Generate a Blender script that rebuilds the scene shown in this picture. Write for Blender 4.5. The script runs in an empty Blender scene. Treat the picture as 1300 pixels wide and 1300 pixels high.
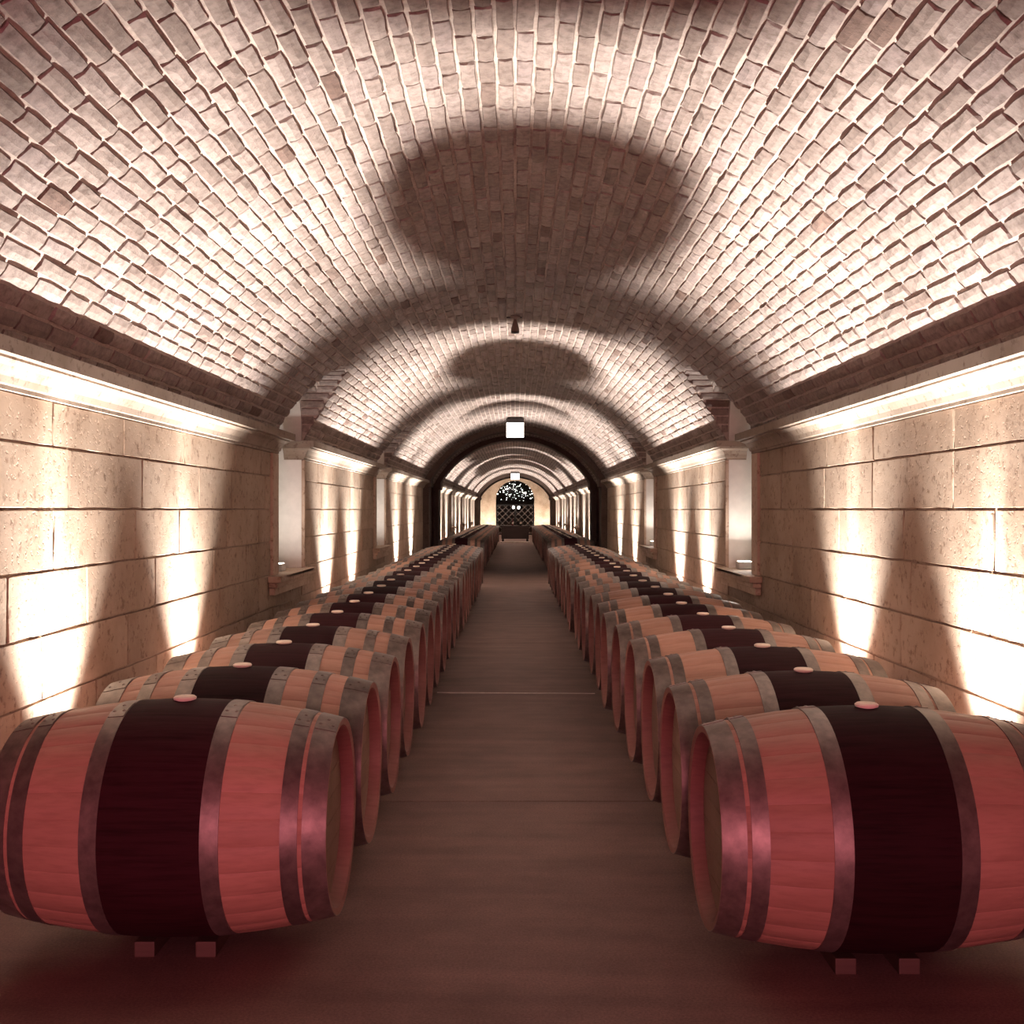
import bpy, bmesh, math, random
import numpy as np
from mathutils import Vector, Matrix

random.seed(7)
rng = np.random.default_rng(7)
SC = bpy.context.scene
COL = SC.collection

# ------------------------------------------------------------------ measures
E = 1.314                 # eye height above the floor
W = 1.85                  # half width of the gallery
R = 1.13 * W              # vault radius
ZC = E - 0.21 * W         # vault centre height
TH = math.asin(1 / 1.13)  # half angle of the vault
ZSPR = ZC + R * math.cos(TH)
Y0, Y1 = -3.0, 57.0       # gallery runs along +Y
CZ0 = E + 0.2335 * W      # cornice bottom
NICHE_W, NICHE_D = 1.04, 0.20
WIN = [8.48, 14.48, 31.5, 38.0, 44.5]      # near edge of each window niche
CROSS = (22.0, 25.8)                       # dark cross passage
FAR_RIB = (50.6, 53.4)
SILL_Z = 0.812

# ------------------------------------------------------------------ camera
cam_d = bpy.data.cameras.new('camera')
cam_d.sensor_width = 36.0
cam_d.lens = 36.0 * 1394 / 1300
cam_d.shift_x = -4 / 1300
cam_d.shift_y = -3 / 1300
cam = bpy.data.objects.new('camera', cam_d)
COL.objects.link(cam)
cam.location = (0, 0, E)
cam.rotation_euler = (math.pi / 2, 0, 0)
SC.camera = cam

# ------------------------------------------------------------------ world, exposure
w = bpy.data.worlds.new('world')
SC.world = w
w.use_nodes = True
w.node_tree.nodes['Background'].inputs[0].default_value = (1.0, 0.85, 0.75, 1)
w.node_tree.nodes['Background'].inputs[1].default_value = 0.02
SC.view_settings.view_transform = 'Standard'
SC.view_settings.look = 'None'
SC.view_settings.exposure = 0.33
SC.view_settings.gamma = 1.0
SC.view_settings.use_curve_mapping = False

# ------------------------------------------------------------------ lights of the place
UP_COL = (1.0, 0.95, 0.885)
UP_WIDE, UP_NARROW = 1200.0, 650.0
SILL_W = 5.5
DOOR_W, DOOR_COL = 150.0, (1.0, 0.29, 0.37)
FAR_Y = [27.3, 29.6, 34.2, 36.6, 40.8, 43.0, 47.0, 49.2, 55.2]
UPLIGHT_Y = {-1: [4.39, 6.12, 10.71, 12.42, 17.03, 19.42] + FAR_Y,
             1: [4.25, 6.00, 10.57, 12.30, 16.90, 19.30] + FAR_Y}
UP_DELTA = 0.19          # distance of the floor uplights from the wall


def add_light(name, kind, loc, energy, color, parent=None, **kw):
    d = bpy.data.lights.new(name, kind)
    d.energy = energy
    d.color = color
    rot = kw.pop('rot', (0, 0, 0))
    for k, v in kw.items():
        setattr(d, k, v)
    o = bpy.data.objects.new(name, d)
    COL.objects.link(o)
    o.location = loc
    o.rotation_euler = rot
    if parent:
        o.parent = parent
    return o


# pink-red glow that comes in through the doorway behind the viewer
add_light('doorway_light', 'AREA', (0, Y0 - 0.35, 1.0), DOOR_W, DOOR_COL,
          shape='RECTANGLE', size=1.3, size_y=1.9, rot=(math.pi / 2, 0, 0))


# ------------------------------------------------------------------ materials
def nodes(name):
    m = bpy.data.materials.new(name)
    m.use_nodes = True
    nt = m.node_tree
    nt.nodes.clear()
    out = nt.nodes.new('ShaderNodeOutputMaterial')
    b = nt.nodes.new('ShaderNodeBsdfPrincipled')
    nt.links.new(b.outputs[0], out.inputs[0])
    return m, nt, b


def mk(nt, typ, **kw):
    n = nt.nodes.new(typ)
    for k, v in kw.items():
        if k.startswith('i_'):
            n.inputs[k[2:].replace('_', ' ')].default_value = v
        else:
            setattr(n, k, v)
    return n


def ramp(nt, fac, stops):
    r = nt.nodes.new('ShaderNodeValToRGB')
    e = r.color_ramp.elements
    e[0].position, e[0].color = stops[0][0], (*stops[0][1], 1)
    e[1].position, e[1].color = stops[-1][0], (*stops[-1][1], 1)
    for p, c in stops[1:-1]:
        x = e.new(p)
        x.color = (*c, 1)
    nt.links.new(fac, r.inputs[0])
    return r.outputs[0]


def mix(nt, typ, fac, a, b):
    n = nt.nodes.new('ShaderNodeMix')
    n.data_type = 'RGBA'
    n.blend_type = typ
    for sock, v in ((n.inputs[0], fac), (n.inputs[6], a), (n.inputs[7], b)):
        if hasattr(v, 'is_linked') or hasattr(v, 'links'):
            nt.links.new(v, sock)
        elif isinstance(v, (int, float)):
            sock.default_value = v
        else:
            sock.default_value = (*v, 1)
    return n.outputs[2]


def coords(nt, kind='Object', scale=(1, 1, 1)):
    if kind == 'World':
        g = nt.nodes.new('ShaderNodeNewGeometry')
        src = g.outputs['Position']
    else:
        g = nt.nodes.new('ShaderNodeTexCoord')
        src = g.outputs[kind]
    mp = nt.nodes.new('ShaderNodeMapping')
    mp.inputs['Scale'].default_value = scale
    nt.links.new(src, mp.inputs[0])
    return mp.outputs[0]


def noise(nt, vec, scale, detail=4, rough=0.55):
    n = nt.nodes.new('ShaderNodeTexNoise')
    n.inputs['Scale'].default_value = scale
    n.inputs['Detail'].default_value = detail
    n.inputs['Roughness'].default_value = rough
    nt.links.new(vec, n.inputs['Vector'])
    return n.outputs['Fac']


def bump(nt, b, height, strength, dist):
    n = nt.nodes.new('ShaderNodeBump')
    n.inputs['Strength'].default_value = strength
    n.inputs['Distance'].default_value = dist
    nt.links.new(height, n.inputs['Height'])
    nt.links.new(n.outputs[0], b.inputs['Normal'])


def brick_mat(name, island):
    m, nt, b = nodes(name)
    v = coords(nt, 'World')
    if island:
        rnd = nt.nodes.new('ShaderNodeNewGeometry').outputs['Random Per Island']
    else:
        rnd = nt.nodes.new('ShaderNodeObjectInfo').outputs['Random']
    c = ramp(nt, rnd, [(0.0, (0.12, 0.072, 0.056)), (0.018, (0.15, 0.095, 0.075)), (0.03, (0.18, 0.133, 0.113)),
                       (0.4, (0.23, 0.176, 0.152)), (0.75, (0.29, 0.228, 0.202)), (1.0, (0.22, 0.167, 0.152))])
    n1 = noise(nt, v, 28, 5, 0.65)
    c = mix(nt, 'MULTIPLY', 1.0, c, ramp(nt, n1, [(0.28, (0.55, 0.50, 0.48)), (0.55, (1, 1, 1)), (0.8, (1.25, 1.22, 1.2))]))
    nt.links.new(c, b.inputs['Base Color'])
    b.inputs['Roughness'].default_value = 0.9
    n2 = noise(nt, v, 70, 4, 0.7)
    bump(nt, b, n2, 0.6, 0.006)
    return m


def stone_mat(name, base, per_object=True, pits=True):
    m, nt, b = nodes(name)
    v = coords(nt, 'World')
    n1 = noise(nt, v, 2.3, 5, 0.6)
    c = mix(nt, 'MULTIPLY', 1.0, base, ramp(nt, n1, [(0.3, (0.72, 0.66, 0.60)), (0.55, (1, 1, 1)), (0.75, (1.12, 1.12, 1.1))]))
    if per_object:
        rnd = nt.nodes.new('ShaderNodeObjectInfo').outputs['Random']
        c = mix(nt, 'MULTIPLY', 1.0, c, ramp(nt, rnd, [(0, (0.84, 0.80, 0.77)), (0.5, (0.98, 0.97, 0.96)), (1, (1.1, 1.08, 1.06))]))
    n3 = noise(nt, v, 22, 4, 0.7)
    c = mix(nt, 'MULTIPLY', 1.0, c, ramp(nt, n3, [(0.33, (0.55, 0.47, 0.42)), (0.45, (1, 1, 1)), (1.0, (1.04, 1.04, 1.04))]))
    nt.links.new(c, b.inputs['Base Color'])
    b.inputs['Roughness'].default_value = 0.88
    if pits:
        h = nt.nodes.new('ShaderNodeMath')
        h.operation = 'ADD'
        p = noise(nt, v, 45, 3, 0.6)
        pr = ramp(nt, p, [(0.30, (0, 0, 0)), (0.42, (1, 1, 1)), (1, (1, 1, 1))])
        nt.links.new(pr, h.inputs[0])
        nt.links.new(noise(nt, v, 9, 6, 0.7), h.inputs[1])
        bump(nt, b, h.outputs[0], 0.34, 0.005)
    return m


def plain(name, base, rough=0.8, metal=0.0, nscale=30, amt=0.25, bstr=0.2, kind='Object', scale=(1, 1, 1), rand=0.0):
    m, nt, b = nodes(name)
    v = coords(nt, kind, scale)
    n1 = noise(nt, v, nscale, 5, 0.6)
    lo, hi = 1 - amt, 1 + amt
    c = mix(nt, 'MULTIPLY', 1.0, base, ramp(nt, n1, [(0.3, (lo, lo, lo)), (0.7, (hi, hi, hi))]))
    if rand:
        rnd = nt.nodes.new('ShaderNodeObjectInfo').outputs['Random']
        a, z = 1 - rand, 1 + rand
        c = mix(nt, 'MULTIPLY', 1.0, c, ramp(nt, rnd, [(0, (a, a, a)), (1, (z, z, z))]))
    nt.links.new(c, b.inputs['Base Color'])
    b.inputs['Roughness'].default_value = rough
    b.inputs['Metallic'].default_value = metal
    if bstr:
        bump(nt, b, n1, bstr, 0.003)
    return m


def wood_mat(name, base, dark=0.8, rough=0.6, rand=0.12):
    m, nt, b = nodes(name)
    g = noise(nt, coords(nt, 'Object', (1.2, 26, 26)), 3.0, 5, 0.65)
    big = noise(nt, coords(nt, 'Object', (0.8, 3, 3)), 2.0, 3, 0.5)
    c = mix(nt, 'MULTIPLY', 1.0, base, ramp(nt, g, [(0.25, (dark, dark * 0.96, dark * 0.95)), (0.55, (1, 1, 1)), (0.85, (1.06, 1.05, 1.05))]))
    c = mix(nt, 'MULTIPLY', 1.0, c, ramp(nt, big, [(0.3, (0.85, 0.82, 0.8)), (0.7, (1.08, 1.08, 1.08))]))
    rnd = nt.nodes.new('ShaderNodeObjectInfo').outputs['Random']
    a, z = 1 - rand, 1 + rand
    c = mix(nt, 'MULTIPLY', 1.0, c, ramp(nt, rnd, [(0, (a, a, a)), (1, (z, z, z))]))
    nt.links.new(c, b.inputs['Base Color'])
    b.inputs['Roughness'].default_value = rough
    bump(nt, b, g, 0.25, 0.002)
    return m


def glow(name, col, strength):
    m, nt, b = nodes(name)
    b.inputs['Base Color'].default_value = (*col, 1)
    b.inputs['Emission Color'].default_value = (*col, 1)
    b.inputs['Emission Strength'].default_value = strength
    return m


def floor_material():
    m, nt, b = nodes('floor_concrete')
    v = coords(nt, 'World')
    n1 = noise(nt, v, 3.0, 6, 0.65)
    n2 = noise(nt, v, 130, 3, 0.7)
    n3 = noise(nt, coords(nt, 'World', (0.6, 5, 1)), 1.6, 3, 0.5)
    c = ramp(nt, n1, [(0.3, (0.175, 0.108, 0.092)), (0.7, (0.245, 0.156, 0.133))])
    c = mix(nt, 'MULTIPLY', 1.0, c, ramp(nt, n2, [(0.3, (0.7, 0.68, 0.66)), (0.7, (1.25, 1.25, 1.25))]))
    c = mix(nt, 'MULTIPLY', 1.0, c, ramp(nt, n3, [(0.3, (0.85, 0.85, 0.85)), (0.7, (1.12, 1.12, 1.12))]))
    nt.links.new(c, b.inputs['Base Color'])
    b.inputs['Roughness'].default_value = 0.75
    bump(nt, b, n2, 0.3, 0.002)
    return m


def matte(m, spec):
    for n in m.node_tree.nodes:
        if n.type == 'BSDF_PRINCIPLED':
            n.inputs['Specular IOR Level'].default_value = spec
    return m


M = {
    'brick': brick_mat('vault_brick_single', False),
    'brickf': brick_mat('vault_brick_field', True),
    'mortar': plain('lime_mortar', (0.40, 0.32, 0.275), 0.95, nscale=40, amt=0.2, bstr=0.5, kind='World'),
    'block': stone_mat('wall_stone', (0.36, 0.268, 0.20)),
    'wall': stone_mat('wall_core_stone', (0.30, 0.22, 0.165), False),
    'cornice': stone_mat('cornice_stone', (0.27, 0.208, 0.162), False, False),
    'plaster': plain('niche_plaster', (0.66, 0.62, 0.57), 0.9, nscale=14, amt=0.06, bstr=0.15, kind='World'),
    'sill': stone_mat('sill_stone', (0.46, 0.34, 0.26), False, False),
    'rib': stone_mat('rib_stone_shade', (0.10, 0.065, 0.05), False, True),  # dark colour stands for the unlit vault; makes the crown bands dark
    'shadewall': stone_mat('passage_wall_shade', (0.09, 0.062, 0.05), False, True),  # wall stone darkened to carry the shade of unlit side passages and far room
    'floor': floor_material(),
    'strip': plain('joint_strip_pale', (0.60, 0.50, 0.44), 0.6, nscale=20, amt=0.2, bstr=0.1),
    'oak': wood_mat('barrel_oak', (0.44, 0.25, 0.185)),
    'stain': matte(wood_mat('wine_stained_oak', (0.034, 0.0085, 0.012), 0.4, 0.75, 0.25), 0.12),
    'head': wood_mat('barrel_head_oak', (0.24, 0.145, 0.11)),
    'endgrain': wood_mat('barrel_chime_oak', (0.27, 0.125, 0.105)),
    'hoop': plain('galvanised_hoop', (0.20, 0.165, 0.148), 0.45, 0.65, nscale=25, amt=0.3, bstr=0.1, rand=0.2),
    'bung': plain('bung_pale', (0.90, 0.79, 0.66), 0.6, nscale=20, amt=0.1, bstr=0.05),
    'rail': wood_mat('rail_timber', (0.10, 0.06, 0.045)),
    'black': plain('black_metal', (0.025, 0.02, 0.018), 0.5, 0.3, amt=0.2, bstr=0.1),
    'sensor': plain('sensor_casing', (0.16, 0.11, 0.085), 0.6, amt=0.15, bstr=0.1),
    'counter': wood_mat('dark_counter_wood', (0.03, 0.017, 0.015)),
    'glass': plain('bottle_glass', (0.30, 0.26, 0.23), 0.15, 0.0, amt=0.2, bstr=0.0),
    'lens': glow('uplight_lens', (1.0, 0.92, 0.82), 6.0),
    'lantern': glow('lantern_glass', (1.0, 0.96, 0.92), 7.0),
    'bulb': glow('chandelier_bulb', (1.0, 0.96, 0.88), 9.0),
    'endwall': stone_mat('end_wall_stone', (0.55, 0.40, 0.28), False),
    'red': plain('red_cloth', (0.16, 0.015, 0.03), 0.7, amt=0.2, bstr=0.1),
    'lampcase': plain('lamp_case_grey', (0.42, 0.40, 0.37), 0.5, 0.2, amt=0.1, bstr=0.05),
}


# ------------------------------------------------------------------ mesh helpers
def mesh(name, verts, faces, mat=None, smooth=False):
    me = bpy.data.meshes.new(name)
    me.from_pydata([tuple(map(float, v)) for v in verts], [], [tuple(map(int, f)) for f in faces])
    if mat:
        me.materials.append(mat)
    if smooth:
        me.polygons.foreach_set('use_smooth', [True] * len(me.polygons))
    me.update()
    return me


def obj(name, me, parent=None, loc=(0, 0, 0), rot=(0, 0, 0)):
    o = bpy.data.objects.new(name, me)
    COL.objects.link(o)
    o.location = loc
    o.rotation_euler = rot
    if parent:
        o.parent = parent
    return o


def empty(name, loc=(0, 0, 0), rot=(0, 0, 0)):
    o = bpy.data.objects.new(name, None)
    o.empty_display_size = 0.1
    COL.objects.link(o)
    o.location = loc
    o.rotation_euler = rot
    return o


def tag(o, label=None, cat=None, group=None, kind=None):
    if label:
        o['label'] = label
    if cat:
        o['category'] = cat
    if group:
        o['group'] = group
    if kind:
        o['kind'] = kind
    return o


class MB:
    def __init__(self):
        self.v, self.f = [], []

    def add(self, vs, fs):
        n = len(self.v)
        self.v += [tuple(p) for p in vs]
        self.f += [tuple(i + n for i in f) for f in fs]

    def box(self, a, b, bev=0.0):
        x0, y0, z0 = a
        x1, y1, z1 = b
        if bev <= 0:
            vs = [(x, y, z) for x in (x0, x1) for y in (y0, y1) for z in (z0, z1)]
            fs = [(0, 1, 3, 2), (4, 6, 7, 5), (0, 4, 5, 1), (2, 3, 7, 6), (0, 2, 6, 4), (1, 5, 7, 3)]
            self.add(vs, fs)
            return
        bm = bmesh.new()
        bmesh.ops.create_cube(bm, size=1)
        for q in bm.verts:
            q.co = Vector(((x0 + x1) / 2 + q.co.x * (x1 - x0), (y0 + y1) / 2 + q.co.y * (y1 - y0), (z0 + z1) / 2 + q.co.z * (z1 - z0)))
        bmesh.ops.bevel(bm, geom=bm.edges[:], offset=bev, segments=2, profile=0.6, affect='EDGES')
        bm.verts.index_update()
        self.add([tuple(q.co) for q in bm.verts], [[q.index for q in f.verts] for f in bm.faces])
        bm.free()

    def lathe(self, prof, n=24, axis='Z', c=(0, 0, 0), closed=False):
        """prof: list of (along axis, radius)"""
        vs, fs = [], []
        for a, r in prof:
            for k in range(n):
                t = 2 * math.pi * k / n
                p, q = r * math.cos(t), r * math.sin(t)
                vs.append({'Z': (p, q, a), 'X': (a, p, q), 'Y': (q, a, p)}[axis])
        m = len(prof)
        for i in range(m - 1 if not closed else m):
            j = (i + 1) % m
            for k in range(n):
                l = (k + 1) % n
                fs.append((i * n + k, i * n + l, j * n + l, j * n + k))
        self.add([(x + c[0], y + c[1], z + c[2]) for x, y, z in vs], fs)

    def bar(self, p, q, r, n=6):
        p, q = Vector(p), Vector(q)
        d = (q - p).normalized()
        u = d.orthogonal().normalized()
        v = d.cross(u)
        vs = []
        for s in (p, q):
            for k in range(n):
                t = 2 * math.pi * k / n
                vs.append(s + (u * math.cos(t) + v * math.sin(t)) * r)
        fs = [(k, (k + 1) % n, n + (k + 1) % n, n + k) for k in range(n)]
        fs += [tuple(range(n))[::-1], tuple(range(n, 2 * n))]
        self.add(vs, fs)

    def build(self, name, mat, parent=None, smooth=False, loc=(0, 0, 0), rot=(0, 0, 0)):
        me = mesh(name, self.v, self.f, mat, smooth)
        bm = bmesh.new()
        bm.from_mesh(me)
        bmesh.ops.recalc_face_normals(bm, faces=bm.faces[:])
        bm.to_mesh(me)
        bm.free()
        return obj(name, me, parent, loc, rot)


# ------------------------------------------------------------------ piece templates (bricks, blocks)
def piece_template(nu, nv, inset_u, inset_v, jit, relief, rr, margin=None):
    """unit piece: u,v in [-.5,.5], n in [0,1]; irregular worn face, open at the back"""
    us = np.linspace(-0.5, 0.5, nu)
    vs_ = np.linspace(-0.5, 0.5, nv)
    if margin:
        us = np.concatenate(([-0.5], np.linspace(-0.5 + margin[0], 0.5 - margin[0], nu - 2), [0.5]))
        vs_ = np.concatenate(([-0.5], np.linspace(-0.5 + margin[1], 0.5 - margin[1], nv - 2), [0.5]))
    V, F = [], []
    top = {}
    for i, u in enumerate(us):
        for j, v in enumerate(vs_):
            eu = (i in (0, nu - 1))
            ev = (j in (0, nv - 1))
            uu, vv = u, v
            if eu:
                uu = u - math.copysign(inset_u, u)
            if ev:
                vv = v - math.copysign(inset_v, v)
            uu += rr.uniform(-1, 1) * jit * 0.5
            vv += rr.uniform(-1, 1) * jit * (1.0 if ev else 0.5)
            h = 1.0 - (0.22 if (eu or ev) else 0.0) - (0.18 if (eu and ev) else 0) + rr.uniform(-1, 1) * relief
            top[(i, j)] = len(V)
            V.append((uu, vv, h))
    for i in range(nu - 1):
        for j in range(nv - 1):
            F.append((top[i, j], top[i + 1, j], top[i + 1, j + 1], top[i, j + 1]))
    ring = [(i, 0) for i in range(nu)] + [(nu - 1, j) for j in range(1, nv)] + \
           [(i, nv - 1) for i in range(nu - 2, -1, -1)] + [(0, j) for j in range(nv - 2, 0, -1)]
    base = {}
    for (i, j) in ring:
        base[(i, j)] = len(V)
        V.append((us[i], vs_[j], -0.6))
    L = len(ring)
    for k in range(L):
        a, b_ = ring[k], ring[(k + 1) % L]
        F.append((base[a], base[b_], top[b_], top[a]))
    return np.array(V), F


rr = random.Random(3)
BRICK_T = [piece_template(4, 3, 0.025, 0.06, 0.05, 0.13, rr) for _ in range(14)]
BRICK_LOW = [piece_template(2, 2, 0.02, 0.05, 0.03, 0.15, rr) for _ in range(8)]
BLOCK_T = [piece_template(9, 5, 0.003, 0.010, 0.014, 0.015, rr, (0.008, 0.014)) for _ in range(12)]
BRICK_ME = [mesh('brick', v, f, M['brick']) for v, f in BRICK_T]
BLOCK_ME = [mesh('stone_block', v, f, M['block']) for v, f in BLOCK_T]


class Field:
    """many pieces joined into one mesh"""
    def __init__(self):
        self.V, self.F, self.n = [], [], 0

    def add(self, T, mat3, c):
        v, f = T
        self.V.append(v @ mat3.T + c)
        n = self.n
        self.F.extend([tuple(i + n for i in q) for q in f])
        self.n += len(v)

    def build(self, name, mat, parent):
        V = np.concatenate(self.V)
        me = bpy.data.meshes.new(name)
        me.from_pydata(V.tolist(), [], self.F)
        me.materials.append(mat)
        me.update()
        return obj(name, me, parent)


def px(p):
    """photograph pixel of a world point"""
    d = max(p[1], 0.05)
    return 654 + 1394 * p[0] / d, 647 - 1394 * (p[2] - E) / d


# ------------------------------------------------------------------ vault (ceiling)
def in_cross(y):
    return CROSS[0] < y < CROSS[1]


ZS_L = E + 0.64 * W - NICHE_W / 2     # springing of the window lunettes


def theta_max(y):
    for y0 in WIN:
        yc = y0 + NICHE_W / 2
        dy = y - yc
        r = NICHE_W / 2
        if abs(dy) <= r + 1e-9:
            zl = ZS_L + math.sqrt(max(r * r - dy * dy, 0))
            return min(TH, math.acos((zl - ZC) / R))
    return TH


def build_vault():
    rows = []      # (y, theta max)
    ys = [Y0]
    y = Y0
    brk = []
    for y0 in WIN:
        brk.append((y0, y0 + NICHE_W))
    segs = []
    cur = Y0
    for a, b in brk:
        segs.append((cur, a, False))
        segs.append((a, b, True))
        cur = b
    segs.append((cur, Y1, False))
    V, F = [], []
    NT = 48
    for a, b, lun in segs:
        n = 40 if lun else max(2, int((b - a) / 1.0))
        start = len(V)
        for i in range(n + 1):
            if lun:
                y = (a + b) / 2 - (b - a) / 2 * math.cos(math.pi * i / n)
                tm = theta_max(min(max(y, a), b))
            else:
                y = a + (b - a) * i / n
                tm = TH
            for k in range(NT + 1):
                t = -tm + 2 * tm * k / NT
                V.append((R * math.sin(t), y, ZC + R * math.cos(t)))
        for i in range(n):
            for k in range(NT):
                p = start + i * (NT + 1) + k
                F.append((p, p + NT + 1, p + NT + 2, p + 1))
    me = mesh('ceiling', V, F, M['mortar'], True)
    ceil = obj('ceiling', me)
    tag(ceil, 'long brick barrel vault over the cellar gallery', 'ceiling', kind='structure')

    # courses of bricks
    pieces = []
    nc = 62
    dth = 2 * TH / nc
    for k in range(nc):
        t = -TH + (k + 0.5) * dth
        s, c_ = math.sin(t), math.cos(t)
        z = ZC + R * c_
        spans = []
        cur = 1.2
        zz = ZC + R * math.cos(max(abs(t) - dth * 0.3, 0))
        for y0 in WIN:
            yc = y0 + NICHE_W / 2
            r = NICHE_W / 2
            if zz < ZS_L:
                half = r
            elif zz < ZS_L + r:
                half = math.sqrt(r * r - (zz - ZS_L) ** 2)
            else:
                continue
            spans.append((cur, yc - half - 0.004))
            cur = yc + half + 0.004
        spans.append((cur, Y1))
        for a, b in spans:
            y = a + (rng.uniform(-0.25, 0) if a == 1.2 else 0)
            while y < b - 0.03:
                L = float(np.clip(rng.normal(0.235, 0.035), 0.12, 0.30))
                if y + L > b - 0.06:
                    L = b - y
                pieces.append((t, y + L / 2, L))
                y += L
    # the 300 that show largest in the photograph become single bricks
    area = []
    wd = R * dth
    for t, yc, L in pieces:
        if yc > 14 or yc < 2.5:
            area.append(0)
            continue
        def P(tt, yy):
            return px((R * math.sin(tt), yy, ZC + R * math.cos(tt)))
        q = [P(t - dth / 2, yc - L / 2), P(t + dth / 2, yc - L / 2), P(t + dth / 2, yc + L / 2), P(t - dth / 2, yc + L / 2)]
        cx = sum(a for a, _ in q) / 4
        cy = sum(b for _, b in q) / 4
        if not (55 < cx < 1245 and 175 < cy < 1125):
            area.append(0)
            continue
        area.append(0.5 * abs(sum(q[i][0] * q[(i + 1) % 4][1] - q[(i + 1) % 4][0] * q[i][1] for i in range(4))))
    order = np.argsort(-np.array(area))
    single = set(order[:300].tolist())
    fld = Field()
    for i, (t, yc, L) in enumerate(pieces):
        s, c_ = math.sin(t), math.cos(t)
        n = np.array((-s, 0, -c_))
        u = np.array((0, 1.0, 0))
        v = np.cross(n, u)
        tilt = rng.normal(0, 0.035)
        n2 = n * math.cos(tilt) + v * math.sin(tilt)
        v2 = np.cross(n2, u)
        rot = rng.normal(0, 0.012)
        u3 = u * math.cos(rot) + v2 * math.sin(rot)
        v3 = np.cross(n2, u3)
        h = rng.uniform(0.010, 0.019)
        gl, gw = rng.uniform(0.006, 0.012), rng.uniform(0.008, 0.014)
        m3 = np.stack((u3 * (L - gl), v3 * (wd - gw), n2 * h), axis=1)
        c = np.array((R * s, yc, ZC + R * c_))
        if i in single:
            o = bpy.data.objects.new('brick', BRICK_ME[i % len(BRICK_ME)])
            COL.objects.link(o)
            mm = Matrix([[*map(float, m3[r_]), float(c[r_])] for r_ in range(3)] + [[0, 0, 0, 1]])
            o.parent = ceil
            o.matrix_local = mm
        else:
            T = BRICK_T[i % len(BRICK_T)] if yc < 15 else BRICK_LOW[i % len(BRICK_LOW)]
            fld.add(T, m3, c)

    # bricks of the small cross vaults above the windows
    lun_back = MB()
    for side in (-1, 1):
        for y0 in WIN:
            yc, r = y0 + NICHE_W / 2, NICHE_W / 2
            path = [(yc - r, ZSPR + 0.002)]
            for k in range(41):
                a = math.pi - math.pi * k / 40
                path.append((yc + r * math.cos(a), ZS_L + r * math.sin(a)))
            path.append((yc + r, ZSPR + 0.002))
            vs, fs = [], []
            for (yy, zz) in path:
                xv = math.sqrt(max(R * R - (zz - ZC) ** 2, 0))
                vs.append((side * xv, yy, zz))
                vs.append((side * W, yy, zz))
            for k in range(len(path) - 1):
                fs.append((2 * k, 2 * k + 1, 2 * k + 3, 2 * k + 2))
            lun_back.add(vs, fs)
            nb = int(math.pi * r / 0.072)
            low = y0 > 20
            for k in range(nb):
                a = math.pi * (k + 0.5) / nb
                yy, zz = yc + r * math.cos(a), ZS_L + r * math.sin(a)
                xv = math.sqrt(max(R * R - (zz - ZC) ** 2, 0))
                Lt = W - xv
                nb2 = max(1, round(Lt / 0.2))
                n = np.array((0, -math.cos(a), -math.sin(a)))
                u = np.array((1.0, 0, 0))
                v = np.cross(n, u)
                for q in range(nb2):
                    xc = side * (xv + Lt * (q + 0.5) / nb2)
                    m3 = np.stack((u * (Lt / nb2 - 0.008), v * (math.pi * r / nb - 0.010), n * rng.uniform(0.009, 0.016)), axis=1)
                    fld.add((BRICK_LOW if low else BRICK_T)[int(rng.integers(8))], m3, np.array((xc, yy, zz)))
    lun_back.build('lunette_mortar', M['mortar'], ceil)
    bf = fld.build('brick_field', M['brickf'], ceil)
    bf['kind'] = 'stuff'
    return ceil


build_vault()


# ------------------------------------------------------------------ walls
COURSES = [E + W * q for q in (0.2335, 0.136, 0.0012, -0.131, -0.266, -0.402, -0.537, -0.70)]


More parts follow.
